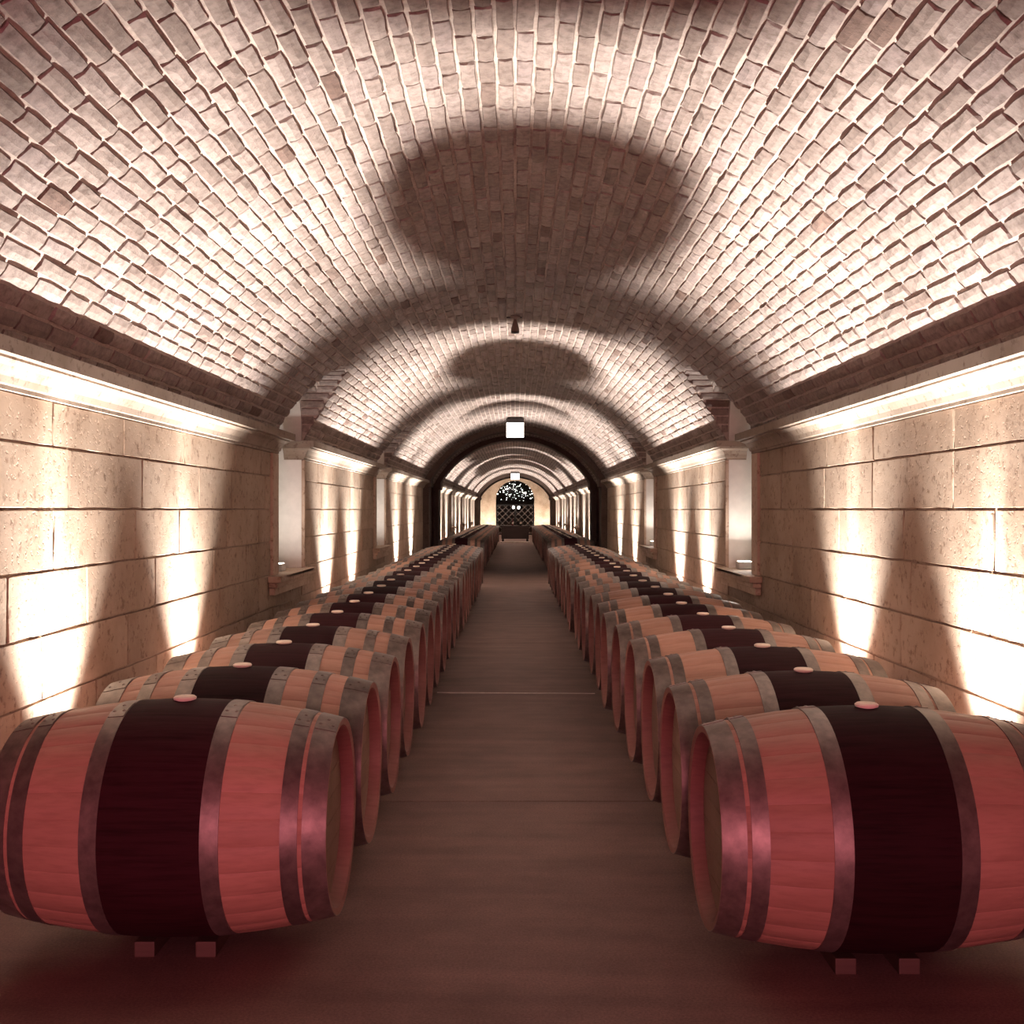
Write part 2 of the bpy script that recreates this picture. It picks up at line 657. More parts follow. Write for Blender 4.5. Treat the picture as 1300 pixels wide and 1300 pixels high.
def wall(side):
    sname = 'left' if side < 0 else 'right'
    mb = MB()
    xin = side * (W + 0.006)
    xout = side * (W + 0.45)

    def slab(y0, y1, z0, z1, x_in=None):
        a, b = sorted((xin if x_in is None else x_in, xout))
        mb.box((a, y0, z0), (b, y1, z1))
    cuts = sorted([(y, y + NICHE_W, 'win') for y in WIN] + [(CROSS[0], CROSS[1], 'cross')])
    cur = Y0
    spans = []
    for a, b, k in cuts:
        slab(cur, a, 0, ZSPR)
        spans.append((cur, a))
        if k == 'win':
            slab(a, b, 0, SILL_Z - 0.02)
            # masonry behind the niche
            xb = sorted((side * (W + NICHE_D + 0.012), xout))
            mb.box((xb[0], a, SILL_Z - 0.02), (xb[1], b, ZS_L + NICHE_W / 2 + 0.1))
        cur = b
    slab(cur, Y1, 0, ZSPR)
    spans.append((cur, Y1))
    core = mb.build('wall_' + sname, M['wall'])
    tag(core, 'tall ashlar wall of pale stone blocks on the %s of the gallery' % sname, 'wall', kind='structure')

    # single stone blocks up to the cross passage
    rb = random.Random(11 + side)
    n = np.array((-side, 0, 0.0))
    u = np.array((0, 1.0, 0)) * (1 if side < 0 else -1)
    v = np.cross(n, u)
    kk = 0
    for ci in range(len(COURSES) - 2):
        z1, z0 = COURSES[ci], COURSES[ci + 1]
        runs = [(1.2, WIN[0]), (WIN[0] + NICHE_W, WIN[1]), (WIN[1] + NICHE_W, CROSS[0])]
        if z1 < SILL_Z - 0.05:
            runs = [(1.2, CROSS[0])]
        for a, b in runs:
            y = a
            first = True
            while y < b - 0.02:
                L = rb.uniform(0.66, 1.12)
                if first:
                    L = rb.uniform(0.4, 1.0)
                    first = False
                if b - (y + L) < 0.35:
                    L = b - y
                    if L > 1.3:
                        L = L / 2
                yc = y + L / 2
                zc = (z0 + z1) / 2
                h = rb.uniform(0.0195, 0.0205)
                gap = rb.uniform(0.004, 0.007)
                m3 = np.stack((u * (L - gap), v * (z1 - z0 - rb.uniform(0.005, 0.008)), n * h), axis=1)
                o = bpy.data.objects.new('stone_block', BLOCK_ME[(kk * 5 + ci) % len(BLOCK_ME)])
                COL.objects.link(o)
                o.parent = core
                c = (side * (W + 0.016), yc, zc)
                o.matrix_local = Matrix([[*map(float, m3[r_]), float(c[r_])] for r_ in range(3)] + [[0, 0, 0, 1]])
                kk += 1
                y += L
    return core


wall(-1)
wall(1)

# cornices: moulded string course below the vault, returned into each niche
PROF = [(-0.01, 0), (0.022, 0), (0.022, 0.016), (0.032, 0.020), (0.040, 0.045), (0.062, 0.078), (0.092, 0.094),
        (0.092, 0.104), (0.128, 0.104), (0.128, 0.158), (-0.01, 0.158)]
trim_no = [0]


def cornice(side, where, ya, yb, ret_a, ret_b):
    # plan path, offset direction points into the room
    path = []
    if ret_a:
        path.append(((W + 0.15), ya))
    path.append((W, ya))
    path.append((W, yb))
    if ret_b:
        path.append(((W + 0.15), yb))
    m = len(path)

    def nrm(i):
        a, b = path[i], path[i + 1]
        dx, dy = b[0] - a[0], b[1] - a[1]
        l = math.hypot(dx, dy)
        dx, dy = dx / l, dy / l
        return (-dy, dx)
    vs, fs = [], []
    for i in range(m):
        if i == 0:
            o = nrm(0)
            k = 1
        elif i == m - 1:
            o = nrm(m - 2)
            k = 1
        else:
            a, b = nrm(i - 1), nrm(i)
            o = (a[0] + b[0], a[1] + b[1])
            k = 1 / (1 + a[0] * b[0] + a[1] * b[1])
        for p, z in PROF:
            vs.append((side * (path[i][0] + o[0] * k * p), path[i][1] + o[1] * k * p, CZ0 + z))
    q = len(PROF)
    for i in range(m - 1):
        for j in range(q):
            l = (j + 1) % q
            fs.append((i * q + j, i * q + l, (i + 1) * q + l, (i + 1) * q + j))
    fs.append(tuple(range(q)))
    fs.append(tuple(range((m - 1) * q, m * q)))
    mb = MB()
    mb.add(vs, fs)
    trim_no[0] += 1
    o = mb.build('trim_%d' % trim_no[0], M['cornice'])
    sn = 'left' if side < 0 else 'right'
    tag(o, 'moulded stone cornice on the %s wall, %s' % (sn, where), 'cornice', kind='structure')


edges = [(Y0 + 0.02, WIN[0], False, True), (WIN[0] + NICHE_W, WIN[1], True, True), (WIN[1] + NICHE_W, CROSS[0], True, True),
         (CROSS[1], WIN[2], True, True), (WIN[2] + NICHE_W, WIN[3], True, True), (WIN[3] + NICHE_W, WIN[4], True, True),
         (WIN[4] + NICHE_W, FAR_RIB[0], True, False), (FAR_RIB[1], Y1 - 0.01, False, False)]
for side in (-1, 1):
    for e, wh in zip(edges, ('before the first window niche', 'between the first and second window niches',
                             'between the second niche and the cross passage', 'just beyond the cross passage',
                             'between the third and fourth niches', 'between the fourth and fifth niches',
                             'after the fifth niche', 'shortest stretch next to the end wall')):
        cornice(side, wh, *e)

# window niches: plastered recess, sill and jamb strips
ORD = ['first', 'second', 'third', 'fourth', 'fifth']
wn = 0
for side in (-1, 1):
    sn = 'left' if side < 0 else 'right'
    for wi, y0 in enumerate(WIN):
        wn += 1
        yc, r = y0 + NICHE_W / 2, NICHE_W / 2
        xa, xb = W + 0.002, W + NICHE_D
        r -= 0.004
        outline = [(yc - r, SILL_Z - 0.02), (yc - r, ZS_L)]
        for k in range(1, 28):
            a = math.pi - math.pi * k / 28
            outline.append((yc + r * math.cos(a), ZS_L + r * math.sin(a)))
        outline += [(yc + r, ZS_L), (yc + r, SILL_Z - 0.02)]
        mb = MB()
        N = len(outline)
        vs = [(side * xa, y, z) for y, z in outline] + [(side * xb, y, z) for y, z in outline]
        fs = [(k, k + 1, N + k + 1, N + k) for k in range(N - 1)] + [tuple(range(N, 2 * N))]
        mb.add(vs, fs)
        wo = obj('window_%d' % wn, mesh('window_%d' % wn, mb.v, mb.f, M['plaster']))
        tag(wo, 'arched white plastered window niche, %s along the %s wall' % (ORD[wi], sn), 'window niche', kind='structure')
        # sill
        mb = MB()
        a, b = sorted((side * (W - 0.105), side * (W + NICHE_D - 0.002)))
        mb.box((a, y0 + 0.005, SILL_Z - 0.02), (b, y0 + NICHE_W - 0.005, SILL_Z), 0)
        a, b = sorted((side * (W - 0.105), side * (W - 0.008)))
        mb.box((a, y0 - 0.30, SILL_Z - 0.045), (b, y0 + NICHE_W + 0.10, SILL_Z + 0.002), 0.006)
        a, b = sorted((side * (W - 0.075), side * (W - 0.008)))
        mb.box((a, y0 - 0.28, SILL_Z - 0.085), (b, y0 + NICHE_W + 0.08, SILL_Z - 0.047), 0.01)
        a, b = sorted((side * (W - 0.055), side * (W - 0.008)))
        mb.box((a, y0 - 0.26, SILL_Z - 0.142), (b, y0 + NICHE_W + 0.06, SILL_Z - 0.087), 0.008)
        mb.build('sill', M['sill'], wo)
        for ya, yb in ((y0 - 0.20, y0 + 0.0), (y0 + NICHE_W, y0 + NICHE_W + 0.05)):
            mb = MB()
            a, b = sorted((side * (W - 0.026), side * (W + 0.02)))
            mb.box((a, ya, SILL_Z + 0.003), (b, yb, CZ0 - 0.002), 0.008)
            mb.build('jamb_strip', M['sill'], wo)
        # floodlight standing on the sill
        if wi < 5:
            lx = side * (W + 0.09)
            ly = y0 + (0.80 if side > 0 else 0.45)
            t = empty('sill_lamp', (lx, ly, SILL_Z + 0.002))
            tag(t, 'small grey floodlight box on the %s sill along the %s wall' % (ORD[wi], sn), 'lamp', 'floodlights on the window sills')
            mb = MB()
            mb.box((-0.06, -0.07, 0), (0.06, 0.07, 0.06), 0.006)
            mb.build('housing', M['lampcase'], t)
            mb = MB()
            mb.box((-0.05, -0.06, 0.0605), (0.05, 0.06, 0.066), 0.002)
            mb.build('lens', M['lens'], t)
            add_light('sill_light', 'AREA', (0, 0.0, 0.10), SILL_W, (1.0, 0.93, 0.86), t, shape='RECTANGLE', size=0.1, size_y=0.1,
                      rot=(math.pi - (-0.5 if side > 0 else 0.1), 0, 0))

# ------------------------------------------------------------------ floor
mb = MB()
mb.box((-W - 2.4, Y0 - 2.2, -0.2), (W + 2.4, Y1 + 8, -0.012))
fl = mb.build('floor', M['floor'])
tag(fl, 'brown concrete aisle floor of the cellar', 'floor', kind='structure')
seams = [Y0 - 2.2, -0.9, 2.0, 4.95, 7.86, 10.8, 13.75, 16.7, 19.6, 22.0, 25.8, 30, 34, 38, 43.4, 50, 57, 65]
for a, b in zip(seams[:-1], seams[1:]):
    mb = MB()
    wx = W + (2.3 if (a >= 22 and b <= 26) else -0.0)
    mb.box((-wx, a + 0.004, -0.1), (wx, b - 0.004, 0), 0.003)
    mb.build('floor_slab', M['floor'], fl)
mb = MB()
mb.box((-0.56, -0.012, -0.004), (0.57, 0.012, 0.003), 0.001)
mb.build('joint_strip', M['strip'], fl, loc=(0, 7.86, 0), rot=(0, 0, -0.035))

# ------------------------------------------------------------------ wall behind the viewer, with the doorway
mb = MB()
mb.box((-W, Y0 - 0.2, 0), (-0.7, Y0, ZSPR))
mb.box((0.7, Y0 - 0.2, 0), (W, Y0, ZSPR))
mb.box((-0.7, Y0 - 0.2, 2.1), (0.7, Y0, ZSPR))
for k in range(20):
    xa, xb = -W + 2 * W * k / 20, -W + 2 * W * (k + 1) / 20
    za, zb = [ZC + math.sqrt(R * R - x * x) + 0.01 for x in (xa, xb)]
    mb.add([(xa, Y0, ZSPR - 0.01), (xb, Y0, ZSPR - 0.01), (xb, Y0, zb), (xa, Y0, za),
            (xa, Y0 - 0.2, ZSPR - 0.01), (xb, Y0 - 0.2, ZSPR - 0.01), (xb, Y0 - 0.2, zb), (xa, Y0 - 0.2, za)],
           [(0, 1, 2, 3), (7, 6, 5, 4), (3, 2, 6, 7)])
o = mb.build('wall_back', M['wall'])
tag(o, 'stone wall behind the viewer with an open doorway', 'wall', kind='structure')

# ------------------------------------------------------------------ cross passage, and ribs added for the dark bands
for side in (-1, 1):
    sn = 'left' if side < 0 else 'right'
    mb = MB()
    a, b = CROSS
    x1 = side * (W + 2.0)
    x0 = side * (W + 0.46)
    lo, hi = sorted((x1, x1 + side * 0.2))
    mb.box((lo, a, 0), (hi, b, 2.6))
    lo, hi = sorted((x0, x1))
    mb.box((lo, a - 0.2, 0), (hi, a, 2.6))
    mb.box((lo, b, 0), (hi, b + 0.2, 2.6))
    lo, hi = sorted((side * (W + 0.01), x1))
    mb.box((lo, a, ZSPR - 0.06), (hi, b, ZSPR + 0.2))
    o = mb.build('wall_passage_' + sn, M['shadewall'])
    tag(o, 'stone side passage with shade in its colour, opening off the %s wall behind the hanging lantern' % sn, 'wall', kind='structure')


def rib(ya, yb, nm, label, thick=0.11):
    mb = MB()
    n = 40
    vs, fs = [], []
    ri = R - thick
    for k in range(n + 1):
        t = -TH + 2 * TH * k / n
        s, c = math.sin(t), math.cos(t)
        for rad in (ri, R - 0.001):
            for y in (ya, yb):
                vs.append((rad * s, y, ZC + rad * c))
    for k in range(n):
        p, q = 4 * k, 4 * k + 4
        fs += [(p, p + 1, q + 1, q), (p, q, q + 2, p + 2), (p + 1, p + 3, q + 3, q + 1), (p + 2, q + 2, q + 3, p + 3)]
    mb.add(vs, fs)
    for side in (-1, 1):
        a, b = sorted((side * (W - thick), side * (W + 0.01)))
        mb.box((a, ya, 0), (b, yb, ZSPR + 0.02), 0.008)
        a, b = sorted((side * (W - thick - 0.04), side * (W + 0.01)))
        mb.box((a, ya - 0.04, ZSPR - 0.13), (b, yb + 0.04, ZSPR + 0.03), 0.01)
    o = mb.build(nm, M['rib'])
    tag(o, label, 'arch', kind='structure')


trim_no[0] += 1
rib(CROSS[0] + 0.15, CROSS[0] + 0.75, 'trim_%d' % trim_no[0], 'arch rib with shade in its colour where the cross passage begins')
trim_no[0] += 1
rib(CROSS[1] - 0.75, CROSS[1] - 0.15, 'trim_%d' % trim_no[0], 'arch rib with shade in its colour on the far edge of the cross passage')
trim_no[0] += 1
rib(FAR_RIB[0], FAR_RIB[0] + 0.7, 'trim_%d' % trim_no[0], 'arch rib with shade in its colour near the end wall, in front of the far lantern', 0.16)
trim_no[0] += 1
rib(FAR_RIB[1] - 0.7, FAR_RIB[1], 'trim_%d' % trim_no[0], 'last arch rib with shade in its colour before the end wall', 0.16)

# ------------------------------------------------------------------ end wall with arched doorway
DW, DTOP = 1.0, E + 1.51
mb = MB()
n = 60
xs = sorted(set([-W + 2 * W * k / n for k in range(n + 1)] + [-DW, DW]))
for xa, xb in zip(xs[:-1], xs[1:]):
    xm = (xa + xb) / 2

    def top(x):
        return ZC + math.sqrt(max(R * R - x * x, 0)) + 0.01

    def bot(x):
        if abs(xm) > DW:
            return 0
        return DTOP - DW + math.sqrt(max(DW * DW - x * x, 0))
    f = [(xa, bot(xa)), (xb, bot(xb)), (xb, top(xb)), (xa, top(xa))]
    mb.add([(x, Y1, z) for x, z in f] + [(x, Y1 + 0.35, z) for x, z in f],
           [(0, 1, 2, 3), (7, 6, 5, 4), (0, 4, 5, 1), (3, 2, 6, 7)])
for s in (-1, 1):
    mb.add([(s * DW, Y1, 0), (s * DW, Y1 + 0.35, 0), (s * DW, Y1 + 0.35, DTOP - DW), (s * DW, Y1, DTOP - DW)], [(0, 1, 2, 3)])
o = mb.build('wall_end', M['endwall'])
tag(o, 'lit beige stone end wall pierced by a round-arched doorway', 'wall', kind='structure')

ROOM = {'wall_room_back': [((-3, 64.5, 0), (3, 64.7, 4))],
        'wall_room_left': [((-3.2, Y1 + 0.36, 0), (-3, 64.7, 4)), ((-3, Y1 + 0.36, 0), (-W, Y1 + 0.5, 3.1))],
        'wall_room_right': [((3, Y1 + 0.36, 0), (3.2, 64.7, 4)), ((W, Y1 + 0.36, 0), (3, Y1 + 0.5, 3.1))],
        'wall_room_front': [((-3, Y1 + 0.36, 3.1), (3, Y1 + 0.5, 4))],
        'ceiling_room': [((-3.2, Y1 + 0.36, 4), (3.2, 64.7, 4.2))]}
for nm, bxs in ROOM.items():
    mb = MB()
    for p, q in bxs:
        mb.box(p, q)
    o = mb.build(nm, M['shadewall'])
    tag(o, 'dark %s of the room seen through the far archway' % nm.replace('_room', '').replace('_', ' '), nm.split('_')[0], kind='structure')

# lattice gate standing in the far archway
gate = empty('lattice_gate', (0, Y1 + 0.15, 0))
tag(gate, 'dark diamond-lattice iron gate filling the far archway under the sparkling bulbs', 'gate')
for k in range(-4, 9):
    for s in (-1, 1):
        p0 = Vector((s * (-0.98 + k * 0.33 - 0.6), 0, 0.02))
        p1 = Vector((p0.x + s * 1.5, 0, 1.52))
        # clip to the opening
        d = p1 - p0
        t0, t1 = 0.0, 1.0
        for sg in (-1, 1):
            den = sg * d.x
            num = 0.97 - sg * p0.x
            if den > 0:
                t1 = min(t1, num / den)
            elif den < 0:
                t0 = max(t0, num / den)
        if t1 - t0 < 0.08:
            continue
        mb = MB()
        mb.bar(p0 + d * t0 + Vector((0, 0.012 * s, 0)), p0 + d * t1 + Vector((0, 0.012 * s, 0)), 0.012, 6)
        mb.build('lattice_bar', M['sensor'], gate)
for z in (0.01, 1.53):
    mb = MB()
    mb.box((-0.98, -0.03, z), (0.98, 0.03, z + 0.05), 0.005)
    mb.build('gate_rail', M['black'], gate)
for x in (-0.98, -0.02, 0.93):
    mb = MB()
    mb.box((x, -0.03, 0.06), (x + 0.05, 0.03, 1.53), 0.005)
    mb.build('gate_stile', M['black'], gate)

# chandelier of small bulbs in the far room
ch = empty('chandelier', (0, 60.0, E + 1.0))
tag(ch, 'sparkling cluster of tiny round bulbs hanging in the room beyond the archway', 'chandelier')
mb = MB()
mb.lathe([(-0.15, 0.02), (-0.1, 0.10), (0.05, 0.12), (0.12, 0.03), (1.68, 0.015)], 12)
mb.build('hub', M['black'], ch, True)
bm = bmesh.new()
bmesh.ops.create_icosphere(bm, subdivisions=1, radius=1.0)
bulb_me = bpy.data.meshes.new('bulb')
bm.to_mesh(bulb_me)
bm.free()
bulb_me.materials.append(M['bulb'])
rb = random.Random(5)
arms = MB()
for k in range(110):
    while True:
        x, z = rb.uniform(-1.02, 1.02), rb.uniform(-0.55, 0.62)
        if x * x / 1.05 + (z + 0.15) ** 2 / 0.62 < 1.0 and (z > -0.25 or rb.random() < 0.35):
            break
    y = rb.uniform(-0.5, 0.5)
    o = bpy.data.objects.new('bulb', bulb_me)
    COL.objects.link(o)
    o.parent = ch
    o.location = (x, y, z)
    s = rb.choice((0.008, 0.011, 0.014, 0.018, 0.028))
    o.scale = (s, s, s)
    arms.bar((0, 0, 0.02), (x, y, z), 0.003, 4)
arms.build('arms', M['black'], ch)
for lx, lz in ((-0.10, 0.13), (0.20, 0.12)):
    t = empty('globe_lamp', (lx, 62.0, E + lz))
    tag(t, 'small white globe lamp under the chandelier, %s of the pair' % ('left' if lx < 0 else 'right'), 'lamp', 'globe lamps in the far room')
    mb = MB()
    mb.lathe([(-0.09, 0.005), (-0.07, 0.05), (0, 0.075), (0.07, 0.05), (0.09, 0.01)], 12)
    mb.build('globe', M['bulb'], t, True)
    mb = MB()
    mb.lathe([(0.08, 0.03), (0.12, 0.03), (0.13, 0.008), (3.995 - E - lz, 0.008)], 8)
    mb.build('stem', M['black'], t)

# pale threshold step and a dark table added as the darkness at the aisle end
mb = MB()
mb.box((-0.58, 43.42, 0), (0.58, 43.75, 0.05), 0.01)
o = mb.build('threshold_step', M['strip'])
tag(o, 'pale low threshold step across the far end of the aisle', 'step')
t = empty('shade_table', (0, 45.2, 0))
tag(t, 'dark table shape added as the darkness across the aisle below the far archway', 'table')
mb = MB()
mb.box((-0.60, -0.35, 0.60), (0.60, 0.35, 0.66), 0.01)
mb.build('tabletop', M['counter'], t)
mb = MB()
mb.box((-0.56, -0.31, 0.12), (0.56, 0.31, 0.598), 0.01)
mb.build('cabinet', M['counter'], t)
for sx in (-1, 1):
    for sy in (-1, 1):
        mb = MB()
        mb.box((sx * 0.5 - 0.04, sy * 0.26 - 0.04, 0), (sx * 0.5 + 0.04, sy * 0.26 + 0.04, 0.118), 0.005)
        mb.build('leg', M['counter'], t)


def bottle(name, loc, h, mat, label, group):
    mb = MB()
    r = h * 0.13
    mb.lathe([(0, r * 0.8), (0.0, r), (h * 0.58, r), (h * 0.72, r * 0.42), (h * 0.95, r * 0.38), (h * 0.955, r * 0.46), (h, r * 0.46), (h, 0.002)], 12)
    mb.lathe([(0, r), (0, 0.002)], 12)
    t = empty(name, loc)
    tag(t, label, 'bottle', group)
    mb.build('glass_body', mat, t, True)
    mb = MB()
    mb.lathe([(h * 0.2, r * 1.02), (h * 0.48, r * 1.02)], 12)
    mb.build('paper_label', M['strip'], t, True)
    return t


bottle('wine_bottle', (-0.10, 45.1, 0.66), 0.30, M['red'], 'dark red bottle standing on the added dark table', 'bottles at the aisle end')
bottle('wine_bottle', (0.22, 45.15, 0.66), 0.30, M['black'], 'black bottle on the right half of the added dark table', 'bottles at the aisle end')

# ------------------------------------------------------------------ counters with bottles in the cross passage
for side in (-1, 1):
    sn = 'left' if side < 0 else 'right'
    t = empty('side_counter', (side * (W + 0.85), (CROSS[0] + CROSS[1]) / 2, 0))
    tag(t, 'low dark wooden counter in the %s side passage' % sn, 'counter', 'counters in the cross passage')
    mb = MB()
    mb.box((-0.32, -1.8, 0), (0.32, 1.8, 0.66), 0.01)
    mb.build('cabinet', M['counter'], t)
    mb = MB()
    mb.box((-0.36, -1.85, 0.66), (0.36, 1.85, 0.71), 0.012)
    mb.build('worktop', M['counter'], t)
    if side > 0:
        for k in range(4):
            for row in range(2):
                bottle('wine_bottle', (W + 0.72 + 0.24 * row, 23.3 + 0.42 * k, 0.712), 0.29, M['glass'],
                       'pale glass bottle, %s in the %s row on the right passage counter' % (ORD[k], ('front', 'back')[row]),
                       'bottles on the passage counter')

# ------------------------------------------------------------------ barrels
LB, RB_, RH = 0.475, 0.345, 0.285


def rad(x):
    return RB_ - (RB_ - RH) * (x / LB) ** 2


def barrel_body(ns=28):
    xs = [-LB, -0.45, -0.40, -0.33, -0.25, -0.17, -0.08, 0, 0.08, 0.17, 0.25, 0.33, 0.40, 0.45, LB]
    prof = [(-LB + 0.045, RH - 0.026), (-LB, RH - 0.016)]
    ang = []
    for k in range(ns):
        a = 2 * math.pi * k / ns
        d = 2 * math.pi / ns
        ang += [(a, -0.0016), (a + d * 0.06, 0), (a + d * 0.5, 0.0006), (a + d * 0.94, 0)]
    rings = [(-LB + 0.05, RH - 0.027, 0), (-LB + 0.004, RH - 0.018, 0)] + [(x, rad(x), 1) for x in xs] + \
            [(LB - 0.004, RH - 0.018, 0), (LB - 0.05, RH - 0.027, 0)]
    vs, fs = [], []
    n = len(ang)
    for x, r, g in rings:
        for a, d in ang:
            q = r + d * g
            vs.append((x, q * math.cos(a), q * math.sin(a)))
    for i in range(len(rings) - 1):
        for k in range(n):
            l = (k + 1) % n
            fs.append((i * n + k, i * n + l, (i + 1) * n + l, (i + 1) * n + k))
    me = mesh('staves', vs, fs, M['oak'])
    me.materials.append(M['endgrain'])
    last = len(rings) - 2
    for k, p in enumerate(me.polygons):
        if k // n in (0, 1, last - 1, last):
            p.material_index = 1
    return fix(me, True)


def fix(me, smooth):
    bm = bmesh.new()
    bm.from_mesh(me)
    bmesh.ops.recalc_face_normals(bm, faces=bm.faces[:])
    bm.to_mesh(me)
    bm.free()
    if smooth:
        me.polygons.foreach_set('use_smooth', [True] * len(me.polygons))
        me.set_sharp_from_angle(angle=math.radians(35))
    return me


def shell(name, x0, x1, off, mat, n=56, k=4, rivets=False):
    prof = []
    for i in range(k + 1):
        x = x0 + (x1 - x0) * i / k
        prof.append((x, rad(x) + off))
    for i in range(k, -1, -1):
        x = x0 + (x1 - x0) * i / k
        prof.append((x, rad(x) - 0.002))
    mb = MB()
    mb.lathe(prof, n, 'X', closed=True)
    if rivets:
        # overlap of the hoop ends near the top, with two rivets
        xm = (x0 + x1) / 2
        for ang, dx in ((1.30, 0.28), (1.30, -0.28), (1.42, 0.0)):
            xx = xm + dx * (x1 - x0)
            r0 = rad(xx) + off
            c, s = math.cos(ang), math.sin(ang)
            for q in range(1):
                base = Vector((xx, r0 * c, r0 * s))
                nn = Vector((0, c, s))
                tt = Vector((0, -s, c))
                vs = []
                for rr_, hh in ((0.006, -0.001), (0.005, 0.003), (0.001, 0.0045)):
                    for w_ in range(8):
                        b_ = 2 * math.pi * w_ / 8
                        vs.append(base + nn * hh + Vector((1, 0, 0)) * rr_ * math.cos(b_) + tt * rr_ * math.sin(b_))
                fs = [(i * 8 + j, i * 8 + (j + 1) % 8, (i + 1) * 8 + (j + 1) % 8, (i + 1) * 8 + j) for i in range(2) for j in range(8)]
                mb.add(vs, fs)
        vs, fs = [], []
        for a in (1.20, 1.26, 1.32, 1.38, 1.44, 1.50):
            for x in (x0 + 0.002, x1 - 0.002):
                for o_ in (off - 0.0005, off + 0.0018):
                    r0 = rad(x) + o_
                    vs.append((x, r0 * math.cos(a), r0 * math.sin(a)))
        for i in range(5):
            p, q = 4 * i, 4 * i + 4
            fs += [(p + 1, p + 3, q + 3, q + 1), (p, q, q + 1, p + 1), (p + 2, p + 3, q + 3, q + 2)]
        fs += [(0, 1, 3, 2), (20, 21, 23, 22)]
        mb.add(vs, fs)
    return fix(mesh(name, mb.v, mb.f, mat), True)


def head_mesh(s):
    mb = MB()
    x = s * (LB - 0.045)
    r = RH - 0.0265
    nb = 7
    for i in range(nb):
        za = -r + 2 * r * i / nb + 0.0012
        zb = -r + 2 * r * (i + 1) / nb - 0.0012
        pts = []
        m = 6
        for j in range(m + 1):
            z = za + (zb - za) * j / m
            pts.append((math.sqrt(max(r * r - z * z, 0)), z))
        poly = pts + [(-y, z) for y, z in reversed(pts)]
        N = len(poly)
        vs = [(x, y, z) for y, z in poly] + [(x - s * 0.018, y, z) for y, z in poly]
        fs = [tuple(range(N)), tuple(range(2 * N - 1, N - 1, -1))] + [(k, (k + 1) % N, N + (k + 1) % N, N + k) for k in range(N)]
        mb.add(vs, fs)
    mb.lathe([(x - s * 0.010, r - 0.0005), (x - s * 0.010, 0.001)], 40, 'X')
    return fix(mesh('head', mb.v, mb.f, M['head']), False)


body_me = barrel_body()
band_me = shell('stained_band', -0.15, 0.15, 0.0012, M['stain'], 112, 8)
head_me = [head_mesh(-1), head_mesh(1)]
mb = MB()
rb0 = RB_
mb.lathe([(rb0 - 0.02, 0.024), (rb0 + 0.001, 0.026), (rb0 + 0.003, 0.033), (rb0 + 0.009, 0.034), (rb0 + 0.013, 0.029), (rb0 + 0.014, 0.002)], 18, 'Z')
bung_me = fix(mesh('bung', mb.v, mb.f, M['bung']), True)
HOOPS = {'A': [(0.140, 0.190), (0.352, 0.398), (0.410, 0.4745)],
         'B': [(0.130, 0.188), (0.275, 0.325), (0.388, 0.4745)]}
hoop_me = {}
for kd, lst in HOOPS.items():
    hoop_me[kd] = []
    for a, b in lst:
        for s in (-1, 1):
            x0, x1 = sorted((s * a, s * b))
            hoop_me[kd].append(shell('hoop', x0, x1, 0.003, M['hoop'], 64, 3, True))

proto = {}
for kd in 'AB':
    proto[kd] = [('staves', body_me), ('stained_band', band_me), ('head', head_me[0]), ('head', head_me[1]), ('bung', bung_me)] + \
                [('hoop', h) for h in hoop_me[kd]]

NUM = ['nearest', 'second', 'third', 'fourth', 'fifth', 'sixth', 'seventh', 'eighth', 'ninth', 'tenth', 'eleventh', 'twelfth',
       'thirteenth', 'fourteenth', 'fifteenth', 'sixteenth', 'seventeenth', 'eighteenth', 'nineteenth', 'twentieth',
       'twenty-first', 'twenty-second', 'twenty-third', 'twenty-fourth', 'twenty-fifth', 'twenty-sixth', 'twenty-seventh',
       'twenty-eighth', 'twenty-ninth', 'thirtieth']
AXIS_Z = 0.393
brr = random.Random(21)


def barrel(x, y, kind, label, group, turn):
    o = empty('wine_barrel', (x, y, AXIS_Z), (0, 0, turn))
    tag(o, label, 'barrel', group)
    for nm, me in proto[kind]:
        c = bpy.data.objects.new(nm, me)
        COL.objects.link(c)
        c.parent = o
    return o


def rows(side, x, y_start, n, where, group, kinds):
    sn = 'left' if side < 0 else 'right'
    for i in range(n):
        y = y_start + 0.70 * i
        kd = kinds(i)
        if i == 0 and where == 'row':
            lab = 'large oak wine barrel nearest the camera in the %s row' % sn
        elif where == 'row':
            lab = 'oak wine barrel with dark stained middle, %s from the camera in the %s row' % (NUM[i], sn)
        else:
            lab = 'distant oak wine barrel, %s beyond the gap in the %s row' % ('first' if i == 0 else NUM[i], sn)
        jx = 0 if i < 2 else brr.uniform(-0.012, 0.012)
        turn = 0.0 if side > 0 else math.pi
        barrel(x + jx, y, kd, lab, group, turn + (brr.uniform(-0.005, 0.005) if i else 0))


rows(-1, -0.998, 3.32, 22, 'row', 'barrels of the left row', lambda i: 'A' if i in (0, 11, 15) else 'B')
rows(1, 1.024, 3.20, 22, 'row', 'barrels of the right row', lambda i: 'A' if i < 8 or i in (12, 13, 17) else 'B')
rows(-1, -1.10, 22.6, 29, 'far', 'barrels beyond the gap on the left', lambda i: 'B')
rows(1, 1.12, 22.3, 29, 'far', 'barrels beyond the gap on the right', lambda i: 'A' if i % 3 else 'B')

